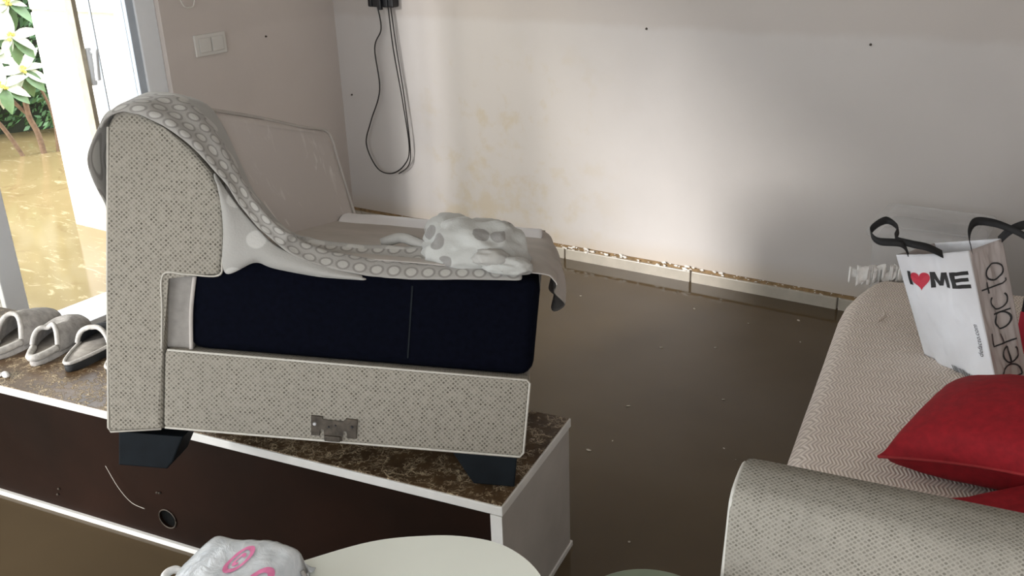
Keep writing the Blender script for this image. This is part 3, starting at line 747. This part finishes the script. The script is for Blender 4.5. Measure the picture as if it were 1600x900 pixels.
tube('piping', [(-.022, -.375, h + .535), (-.022, -.385, h + .546), (-.022, -.42, h + .550), (-.022, -.463, h + .545), (-.022, -.480, h + .536), (-.022, -.491, h + .518), (-.023, -.498, h + .46), (-.026, -.514, h + .30), (-.029, -.528, .03)], .004, M['cover_pale'], arm, 6)
# lace trim peeping out at the far end
lc = empty('lace_cloth', SO, SR); tag(lc, 'ruffled white lace cloth edge at far end of long sofa', 'cloth')
for q in range(16):
    t = q / 15; cx_ = .02 + .24 * t; cy_ = 1.075 + .055 * min(1, t * 3) + random.uniform(-.01, .015); rows = []
    ph = random.uniform(0, 6.28); L2 = random.uniform(.03, .06)
    for i in range(4):
        rows.append([Vector((cx_ + L2 * (j / 14 - .5) + .010 * math.sin(ph + j * .9), cy_ + .012 * math.cos(ph + j * .8) + .004 * i, h + .355 + .012 * i + .012 * math.sin(ph * 2 + j * .6 + i * .5))) for j in range(15)])
    grid('ruffle', rows, M['lace'], lc, .0015)

# clear box behind the sofa
bx = empty('storage_box', (2.71, -.40, ZF)); tag(bx, 'cloudy clear plastic storage box between sofa end and back wall', 'box')
def shell(name, x0, x1, y0, y1, z0, z1, t, top, m, parent, bev):
    bm = bmesh.new(); add_box(bm, x0, x1, y0, y1, z0, z1, bev, 3)
    return from_bm(name, bm, m, parent, True)
bm = bmesh.new(); add_box(bm, .015, .335, .015, .30, .0, .50, .03, 4)
for v in bm.verts:
    k = v.co.z / .5; v.co.x = .175 + (v.co.x - .175) * (.90 + .10 * k); v.co.y = .16 + (v.co.y - .16) * (.90 + .10 * k)
from_bm('bin', bm, M['clear'], bx, True)
box('lid', 0, .35, 0, .315, .50, .535, M['clear'], bx, .014, 3, True)
box('lid_rib', .03, .32, .03, .285, .535, .541, M['clear'], bx, .003)

# red cushions
def cushion(name, mw, half, th, label):
    e = tag(empty(name, mw=mw), label, 'cushion', 'red cushions on the long sofa')
    n = 26; vs = []; fs = []
    for s in (1, -1):
        b = len(vs)
        for i in range(n + 1):
            for j in range(n + 1):
                x = -1 + 2 * i / n; y = -1 + 2 * j / n
                pin = 1 - .10 * ((1 - x * x) * abs(y) ** 3 * 0 + 0)
                ex = 1 - .09 * (1 - y * y) * abs(x) ** 4 * -0
                X = x * (1 - .10 * (1 - abs(x)) * 0 - .085 * (1 - y * y) * 0 + 0)
                kx = 1 - .11 * (1 - abs(y)) ** 0 * (1 - y ** 2) * abs(x) ** 6; ky = 1 - .11 * (1 - x ** 2) * abs(y) ** 6
                z = ((1 - x ** 2) * (1 - y ** 2)) ** .42
                wr = .05 * fbm((x * 2 + th * 50, y * 2, s), 1.2, 3) * z
                vs.append((x * kx * half, y * ky * half, s * th * (z + wr)))
        for i in range(n):
            for j in range(n):
                q = (b + i * (n + 1) + j, b + (i + 1) * (n + 1) + j, b + (i + 1) * (n + 1) + j + 1, b + i * (n + 1) + j + 1); fs.append(q if s > 0 else q[::-1])
    mesh('case', vs, fs, M['red'], e, True)
    per = [(i, 0) for i in range(n)] + [(n, i) for i in range(n)] + [(n - i, n) for i in range(n)] + [(0, n - i) for i in range(n + 1)]
    tube('seam', [vs[i * (n + 1) + j] for i, j in per], .0035, M['red_pipe'], e, 1, 5)
    return e
def place(loc, rz, rx=0, ry=0): return Matrix.Translation(loc) @ Matrix.Rotation(rz, 4, 'Z') @ Matrix.Rotation(rx, 4, 'X') @ Matrix.Rotation(ry, 4, 'Y')
cushion('red_cushion', place((3.275, -1.555, .475), math.radians(-12), math.radians(3), math.radians(-14)), .185, .085, 'big red cushion lying in front of the white shopping bag')
cushion('red_cushion', place((3.475, -1.805, .440), math.radians(47), 0, 0), .185, .048, 'red cushion mostly hidden behind the woven armrest')

# ------------------------------------------------------------------ shopping bag
BL_, FR_ = Vector((3.035, -1.085, .385)), Vector((3.225, -1.215, .385))
TL_, TR_ = Vector((2.9459, -1.1407, .66)), Vector((3.0980, -1.065, .672))
GB, GT = FR_ + Vector((.052, .10, 0)), Vector((3.157, -.965, .682))
BB, BT = BL_ + Vector((.075, .125, 0)), Vector((3.01, -1.01, .66))
bag = empty('shopping_bag', (3.15, -1.12, .385)); tag(bag, 'white plastic shopping bag with black handles and heart print', 'bag')
BO = Vector((3.15, -1.12, .385))
def panel(a, b, c, d, bul, seed, n=44):    # a-b bottom, d-c top
    a, b, c, d = [Vector(p) - BO for p in (a, b, c, d)]; nr = ((b - a).cross(d - a)).normalized()
    def f(s, t):
        p = a.lerp(b, s).lerp(d.lerp(c, s), t)
        k = math.sin(math.pi * s) * math.sin(math.pi * min(1, t * .8 + .1))
        cr = .007 * fbm((s * 3 + seed, t * 3, seed), 1.3, 3) * min(1, 6 * s) * min(1, 6 * (1 - s))
        return p + nr * (bul * k + cr) , nr
    rows = [[f(j / n, i / n)[0] for j in range(n + 1)] for i in range(n + 1)]
    return rows, f
r1, f1 = panel(BL_, FR_, TR_, TL_, .016, 1.7); grid('front_panel', r1, M['bag'], bag, .0012)
r2, f2 = panel(FR_, GB, GT, TR_, -.010, 4.3); grid('gusset', r2, M['gusset'], bag, .0012)
r3, f3 = panel(GB, BB, BT, GT, .01, 6.1); grid('rear_panel', r3, M['bag'], bag, .0012)
r4, f4 = panel(BB, BL_, TL_, BT, -.01, 7.7); grid('gusset', r4, M['gusset'], bag, .0012)
r5, f5 = panel(BL_, FR_, GB, BB, .0, 2.2); grid('bag_bottom', r5, M['bag'], bag, .0012)
def on(f, s, t, d=.0035):
    p, n = f(s, t); return p + n * d
def text_pts(txt, bold=0):
    cu = bpy.data.curves.new('t', 'FONT'); cu.body = txt; cu.resolution_u = 4; cu.offset = bold
    ob = bpy.data.objects.new('t', cu); COL.objects.link(ob); bpy.context.view_layer.update()
    me = bpy.data.meshes.new_from_object(ob.evaluated_get(bpy.context.evaluated_depsgraph_get()))
    bpy.data.objects.remove(ob); bpy.data.curves.remove(cu)
    bm = bmesh.new(); bm.from_mesh(me); bpy.data.meshes.remove(me)
    bmesh.ops.remove_doubles(bm, verts=bm.verts, dist=1e-5)
    bmesh.ops.triangulate(bm, faces=bm.faces); bmesh.ops.subdivide_edges(bm, edges=[e for e in bm.edges if e.calc_length() > .12], cuts=3)
    bmesh.ops.triangulate(bm, faces=bm.faces)
    return bm
def print_text(name, txt, f, box_, m, parent, bold=0, vert=False, d=.0032):
    bm = text_pts(txt, bold); xs = [v.co.x for v in bm.verts]; ys = [v.co.y for v in bm.verts]
    s0, s1, t0, t1 = box_
    for v in bm.verts:
        u_ = (v.co.x - min(xs)) / (max(xs) - min(xs)); w_ = (v.co.y - min(ys)) / (max(ys) - min(ys))
        if vert: v.co = on(f, s0 + (s1 - s0) * (1 - w_), t0 + (t1 - t0) * u_, d)
        else: v.co = on(f, s0 + (s1 - s0) * u_, t0 + (t1 - t0) * w_, d)
    return from_bm(name, bm, m, parent)
def block_letter(name, quads, box_):
    s0, s1, t0, t1 = box_; vs = []; fs = []; n = 6
    for q in quads:
        q = [Vector((*p, 0)) for p in q]; b = len(vs)
        for i in range(n + 1):
            for j in range(n + 1):
                p = q[0].lerp(q[1], i / n).lerp(q[3].lerp(q[2], i / n), j / n); vs.append(on(f1, s0 + (s1 - s0) * p.x, t0 + (t1 - t0) * p.y, .004))
        for i in range(n):
            for j in range(n): fs.append((b + i * (n + 1) + j, b + (i + 1) * (n + 1) + j, b + (i + 1) * (n + 1) + j + 1, b + i * (n + 1) + j + 1))
    mesh(name, vs, fs, M['print'], bag)
block_letter('letter_i', [((0, 0), (1, 0), (1, 1), (0, 1))], (.13, .185, .735, .86))
block_letter('letter_m', [((0, 0), (.22, 0), (.22, 1), (0, 1)), ((.78, 0), (1, 0), (1, 1), (.78, 1)), ((.40, .10), (.60, .10), (.30, 1), (.06, 1)), ((.40, .10), (.60, .10), (.94, 1), (.70, 1))], (.46, .70, .735, .86))
block_letter('letter_e', [((0, 0), (.30, 0), (.30, 1), (0, 1)), ((.3, 0), (1, 0), (1, .22), (.3, .22)), ((.3, .39), (.93, .39), (.93, .61), (.3, .61)), ((.3, .78), (1, .78), (1, 1), (.3, 1))], (.735, .955, .735, .86))
print_text('web_address', 'defacto.com', f1, (.865, .93, .24, .47), M['print'], bag, .0, True)
hs = []
for i in range(48):
    t = 2 * math.pi * i / 48; hs.append((16 * math.sin(t) ** 3, 13 * math.cos(t) - 5 * math.cos(2 * t) - 2 * math.cos(3 * t) - math.cos(4 * t)))
vs = [on(f1, .325 + .135 * x / 16, .785 + .085 * (y + 2) / 16, .005) for x, y in hs] + [on(f1, .325, .785, .005)]
mesh('heart', vs, [(i, (i + 1) % 48, 48) for i in range(48)], M['heart'], bag)
vs = []; fs = []; x = .46
for i in range(17):
    w_ = random.choice((.006, .010, .014)); b = len(vs)
    vs += [on(f1, x, .015), on(f1, x + w_, .015), on(f1, x + w_, .075), on(f1, x, .075)]; fs.append((b, b + 1, b + 2, b + 3)); x += w_ + random.choice((.007, .012))
mesh('barcode', vs, fs, M['print'], bag)
# big hand-drawn lettering running up the gusset
def arc(cx, cy, r, a0, a1, n=22): return [(cx + r * math.cos(math.radians(a0 + (a1 - a0) * i / n)), cy + r * math.sin(math.radians(a0 + (a1 - a0) * i / n))) for i in range(n + 1)]
L_ = {'D': [[(0, 0), (0, 1.35)], [(0, 1.35)] + arc(.05, .675, .675, 90, -90) + [(0, 0)]], 'e': [[(-.42, .5), (.42, .5)] + arc(0, .5, .45, 5, 310)], 'F': [[(0, 0), (0, 1.35), (.72, 1.35)], [(0, .72), (.55, .72)]],
      'a': [arc(0, .5, .45, 20, 380), [(.45, .98), (.45, 0)]], 'c': [arc(0, .5, .45, 50, 310)], 't': [[(0, 1.4), (0, .15), (.1, 0), (.25, 0)], [(-.3, .98), (.35, .98)]], 'o': [arc(0, .5, .47, 0, 360)]}
word = [('D', .0, 0), ('e', 1.25, 0), ('F', 1.95, 0), ('a', 3.2, 0), ('c', 4.3, 0), ('t', 5.15, 0), ('o', 5.95, 0)]
def stroke(vs, fs, pts, hw, mp):
    P_ = [Vector((*p, 0)) for p in pts]; b = len(vs)
    Q = []
    for i in range(len(P_) - 1):
        nn = max(1, int((P_[i + 1] - P_[i]).length / .15)); Q += [P_[i].lerp(P_[i + 1], k / nn) for k in range(nn)]
    Q.append(P_[-1])
    for i, p in enumerate(Q):
        t = (Q[min(i + 1, len(Q) - 1)] - Q[max(i - 1, 0)]).normalized(); n = Vector((-t.y, t.x, 0)) * hw
        vs += [mp(p - n), mp(p + n)]
        if i: fs.append((b + 2 * i - 2, b + 2 * i - 1, b + 2 * i + 1, b + 2 * i))
for ch, ox, oy in word:
    vs = []; fs = []
    def mp(p, ox=ox): 
        X = (p.x + ox) / 6.45; Y = p.y / 1.4
        return on(f2, .86 - .70 * Y, .06 + .80 * X, .0025)
    for st in L_[ch]: stroke(vs, fs, st, .045, mp)
    mesh('letter_' + ch.lower(), vs, fs, M['print'], bag)
def wp(*p): return Vector(p) - BO
vdir = Vector((-.35, .55, .75))
ribbon('handle', [wp(2.972, -1.12, .655), wp(2.955, -1.14, .69), wp(2.90, -1.145, .69), wp(2.872, -1.10, .70), wp(2.895, -1.05, .715), wp(2.930, -1.07, .705), wp(2.935, -1.11, .69), wp(2.975, -1.13, .69), wp(3.015, -1.125, .685), wp(3.045, -1.10, .665)], .020, vdir, M['strap'], bag)
ribbon('handle', [wp(3.105, -1.07, .675), wp(3.090, -1.045, .705), wp(3.092, -.99, .722), wp(3.13, -.975, .722), wp(3.175, -.985, .715), wp(3.22, -1.01, .705), wp(3.26, -1.02, .69), wp(3.27, -1.0, .66)], .022, vdir, M['strap'], bag)
ribbon('handle', [wp(3.15, -.965, .675), wp(3.175, -.97, .71), wp(3.215, -.955, .725), wp(3.26, -.96, .71), wp(3.28, -.97, .67)], .022, vdir, M['strap'], bag)

# carton beside the bag
ct = empty('dark_carton', (3.338, -.937, .385), math.radians(-20)); tag(ct, 'black and white printed carton right of shopping bag, cut by frame', 'carton')
box('carton_body', -.10, .10, -.055, .09, .0, .26, M['black_plastic'], ct, .003)
for i in range(4): box('white_stripe', -.098, .098, -.0565, -.054, .236 - i * .016, .245 - i * .016, M['plastic_white'], ct)
bm = text_pts('CO', 0)
for v in bm.verts: v.co = Vector((-.095 + v.co.x * .05, -.0572, .135 + v.co.y * .05))
from_bm('lettering', bm, M['plastic_white'], ct)
box('red_band', -.1005, .1005, -.0565, .0905, .0, .11, M['heart'], ct, .002)

# ------------------------------------------------------------------ slippers on the cabinet
def sole_outline(L, wd, n=36):
    out = []
    for i in range(n):
        t = 2 * math.pi * i / n; x = .5 - .5 * math.cos(t); y = math.sin(t)
        w_ = wd * .5 * (.80 + .28 * math.sin(math.pi * (x - .30)) ) ; out.append((x * L, math.copysign(abs(y) ** .8, y) * w_))
    return out
def slipper(loc, rz, L, wd, kind, label, crush=0):
    e = tag(empty('slipper', loc, rz), label, 'slipper', 'slippers on the low cabinet')
    o = sole_outline(L, wd)
    prism('sole', o, 0, .020 if kind == 'slide' else .014, M['sole'] if kind == 'slide' else M['fur'], e, .005, 2, True, None, 'xy')
    oi = [(L * .5 + (x - L * .5) * .93, y * .90) for x, y in o]
    prism('insole', oi, .014, .026 if kind == 'slide' else .020, M['insole'], e, .003, 2, True, None, 'xy')
    # upper: arched shell from instep to toe
    rows = []; x0 = .46 if kind == 'slide' else .24
    for i in range(15):
        t = i / 14; x = x0 + (1.0 - x0) * t; r = []
        hw = 0
        for a, b in o:
            pass
        xs = min(max(x, .02), .998); hw = wd * .5 * (.80 + .28 * math.sin(math.pi * (xs - .30))) * (2 * math.sqrt(max(xs * (1 - xs), 0))) ** .8 + .003
        hgt = (.070 if kind != 'slide' else .052) * (1 - t ** 2.2) ** .6 * (1 - .35 * t) + .016
        for j in range(17):
            th = math.pi * j / 16; y = math.cos(th) * hw; z = .010 + math.sin(th) ** .75 * hgt
            if crush: z -= crush * math.exp(-((t - .1) / .3) ** 2) * math.exp(-((y / hw - .1) / .5) ** 2)
            z += .004 * fbm((x * 9 + loc[0] * 5, y * 30, z * 20)) * math.sin(th)
            pull = (.16 if kind != 'slide' else .05) * math.sin(th) ** 1.3
            r.append(Vector((x * L + pull * L * (1 - t) , y, max(z, .008))))
        rows.append(r)
    up = grid('upper', rows, M['dark_upper'] if kind == 'slide' else M['fur'], e, .006, None, True, 1, -1)
    tube('upper_rim', rows[0][1:-1], .007, M['fur_rim'], e, 2, 7)
    rim = [(L * .5 + (x - L * .5) * .97, y * .96, .026) for x, y in o if x < L * (x0 + .06)]
    neg = sorted([p for p in rim if p[1] < 0], key=lambda p: -p[0]); pos = sorted([p for p in rim if p[1] >= 0], key=lambda p: p[0])
    tube('heel_rim', neg + pos, .010 if kind != 'slide' else .005, M['fur_rim'], e, 3, 7)
    return e
sa = math.radians(112)
slipper((.852, -2.305, ZT), math.radians(113), .285, .115, 'plush', 'leftmost grey plush slipper on the cabinet, wide open heel')
slipper((.985, -2.272, ZT), math.radians(117), .27, .108, 'plush', 'grey plush slipper with crumpled top beside the black slide', .030)
slipper((1.100, -2.245, ZT), math.radians(110), .26, .105, 'slide', 'black topped slide with grey insole next to plush slippers')
slipper((1.225, -2.205, ZT), math.radians(112), .26, .105, 'slide', 'black slide nearest the sofa section, only its heel showing')
for x, y in ((1.005, -2.465), (1.022, -2.460)):
    pass
bm = bmesh.new()
for dx, dy in ((0, 0), (.022, .008), (.010, .012)):
    bmesh.ops.create_icosphere(bm, subdivisions=2, radius=.011, matrix=Matrix.Translation((dx, dy, .006)) @ Matrix.Diagonal((1, .8, .6, 1)))
o = from_bm('fluff_tuft', bm, M['lace'], None, True); o.location = (.955, -2.352, ZT); tag(o, 'small tuft of white fluff on brown top before slippers', 'fluff')

# ------------------------------------------------------------------ table, pack and stool in the foreground
tb = empty('side_table', (2.60, -2.67, ZF)); tag(tb, 'round side table with pale green lacquered top', 'table')
ol = [(2.705, -2.443), (2.623, -2.413), (2.55, -2.425), (2.485, -2.460), (2.417, -2.518), (2.357, -2.608), (2.295, -2.72), (2.245, -2.84), (2.245, -2.95), (2.31, -3.03), (2.43, -3.05), (2.60, -2.98), (2.74, -2.84), (2.80, -2.67), (2.775, -2.52)]
oc = [p for p in catmull([(x - 2.60, y + 2.67, 0) for x, y in ol[-2:] + ol + ol[:2]], 6)][12:12 + 15 * 6]
prism('table_top', [(p.x, p.y) for p in oc], .538, .560, M['table_top'], tb, .004, 2, False, None, 'xy')
for a in (90, 210, 330):
    c, s_ = math.cos(math.radians(a)), math.sin(math.radians(a)); tube('leg', [(c * .14, s_ * .14, .54), (c * .21, s_ * .21, 0)], [.017, .011], M['wood_leg'], tb, 1, 10)
box('under_plate', -.15, .15, -.02, .02, .524, .540, M['wood_leg'], tb, .003)

pk = empty('tissue_pack', (2.345, -2.772, .501), math.radians(17)); tag(pk, 'white plastic wrapped pack with pink prints beside the pale table top', 'pack')
n = 30; vs = []; fs = []
def pz(x, y): return .055 * ((1 - abs(x) ** 8) * (1 - abs(y) ** 14)) ** .28 + .004 * fbm((x * 2.2, y * 2.0, 4), 1.2, 3) * (1 - x * x * .6) + .012
for s in (1, 0):
    for i in range(n + 1):
        for j in range(n + 1):
            x = -1 + 2 * i / n; y = -1 + 2 * j / n
            vs.append((x * (.088 + .004 * math.sin(y * 5)), y * (.115 + .004 * math.sin(x * 4)), pz(x, y) if s else .002))
m0 = (n + 1) ** 2
for i in range(n):
    for j in range(n):
        q = (i * (n + 1) + j, (i + 1) * (n + 1) + j, (i + 1) * (n + 1) + j + 1, i * (n + 1) + j + 1); fs += [q, tuple(v + m0 for v in q[::-1])]
per = [(i, 0) for i in range(n)] + [(n, i) for i in range(n)] + [(n - i, n) for i in range(n)] + [(0, n - i) for i in range(n)]
for a, b in zip(per, per[1:] + per[:1]):
    a, b = a[0] * (n + 1) + a[1], b[0] * (n + 1) + b[1]; fs.append((a, b, b + m0, a + m0))
mesh('wrapper', vs, fs, M['film'], pk, True)
def onp(x, y, d=.0016): return Vector((x * .088, y * .115, pz(x, y) + d))
def ring_print(name, cx, cy, rx, ry, w_, rot, a0=0, a1=360):
    vs = []; fs = []; k = 40
    for i in range(k + 1):
        t = math.radians(a0 + (a1 - a0) * i / k)
        for q in (1, 1 - w_):
            lx, ly = rx * q * math.cos(t), ry * q * math.sin(t)
            vs.append(onp(cx + lx * math.cos(rot) - ly * math.sin(rot), cy + lx * math.sin(rot) + ly * math.cos(rot)))
        if i: fs.append((2 * i - 2, 2 * i - 1, 2 * i + 1, 2 * i))
    mesh(name, vs, fs, M['pink'], pk, True)
ring_print('pink_ring', .05, .42, .17, .30, .32, -.25)
ring_print('pink_mark', .05, .42, .07, .14, .5, -.25, 40, 330)
ring_print('pink_ring', .66, .10, .20, .30, .42, -.2, -20, 240)
rows = [[Vector((-.086 + .172 * j / 20, .115 + .016 * i / 3, .006 + .003 * math.sin(j * 1.7 + i))) for j in range(21)] for i in range(4)]
grid('crimped_seal', rows, M['film'], pk, .001)
tube('grey_strap', [(.085, .09, .03), (.10, .08, .012), (.13, .03, .004), (.15, -.03, .004)], .004, M['lining'], pk)
tube('carry_loop', [(-.085, .0, .02), (-.11, .012, .03), (-.12, .03, .032), (-.112, .045, .030), (-.085, .04, .02)], .007, M['lace'], pk)

gs = empty('round_stool', (2.862, -2.365, ZF)); tag(gs, 'sage green round stool top peeking in beside the armrest', 'stool')
bm = bmesh.new(); bmesh.ops.create_cone(bm, cap_ends=True, segments=64, radius1=.124, radius2=.128, depth=.03, matrix=Matrix.Translation((0, 0, .465)))
bmesh.ops.bevel(bm, geom=[e for e in bm.edges if len(e.link_faces) == 2 and e.calc_face_angle(0) > 1], offset=.008, segments=3, profile=.5, affect='EDGES')
from_bm('seat', bm, M['green'], gs, True)
for a in (45, 135, 225, 315):
    c, s_ = math.cos(math.radians(a)), math.sin(math.radians(a)); tube('leg', [(c * .085, s_ * .085, .452), (c * .115, s_ * .115, 0)], [.016, .012], M['green'], gs, 1, 8)
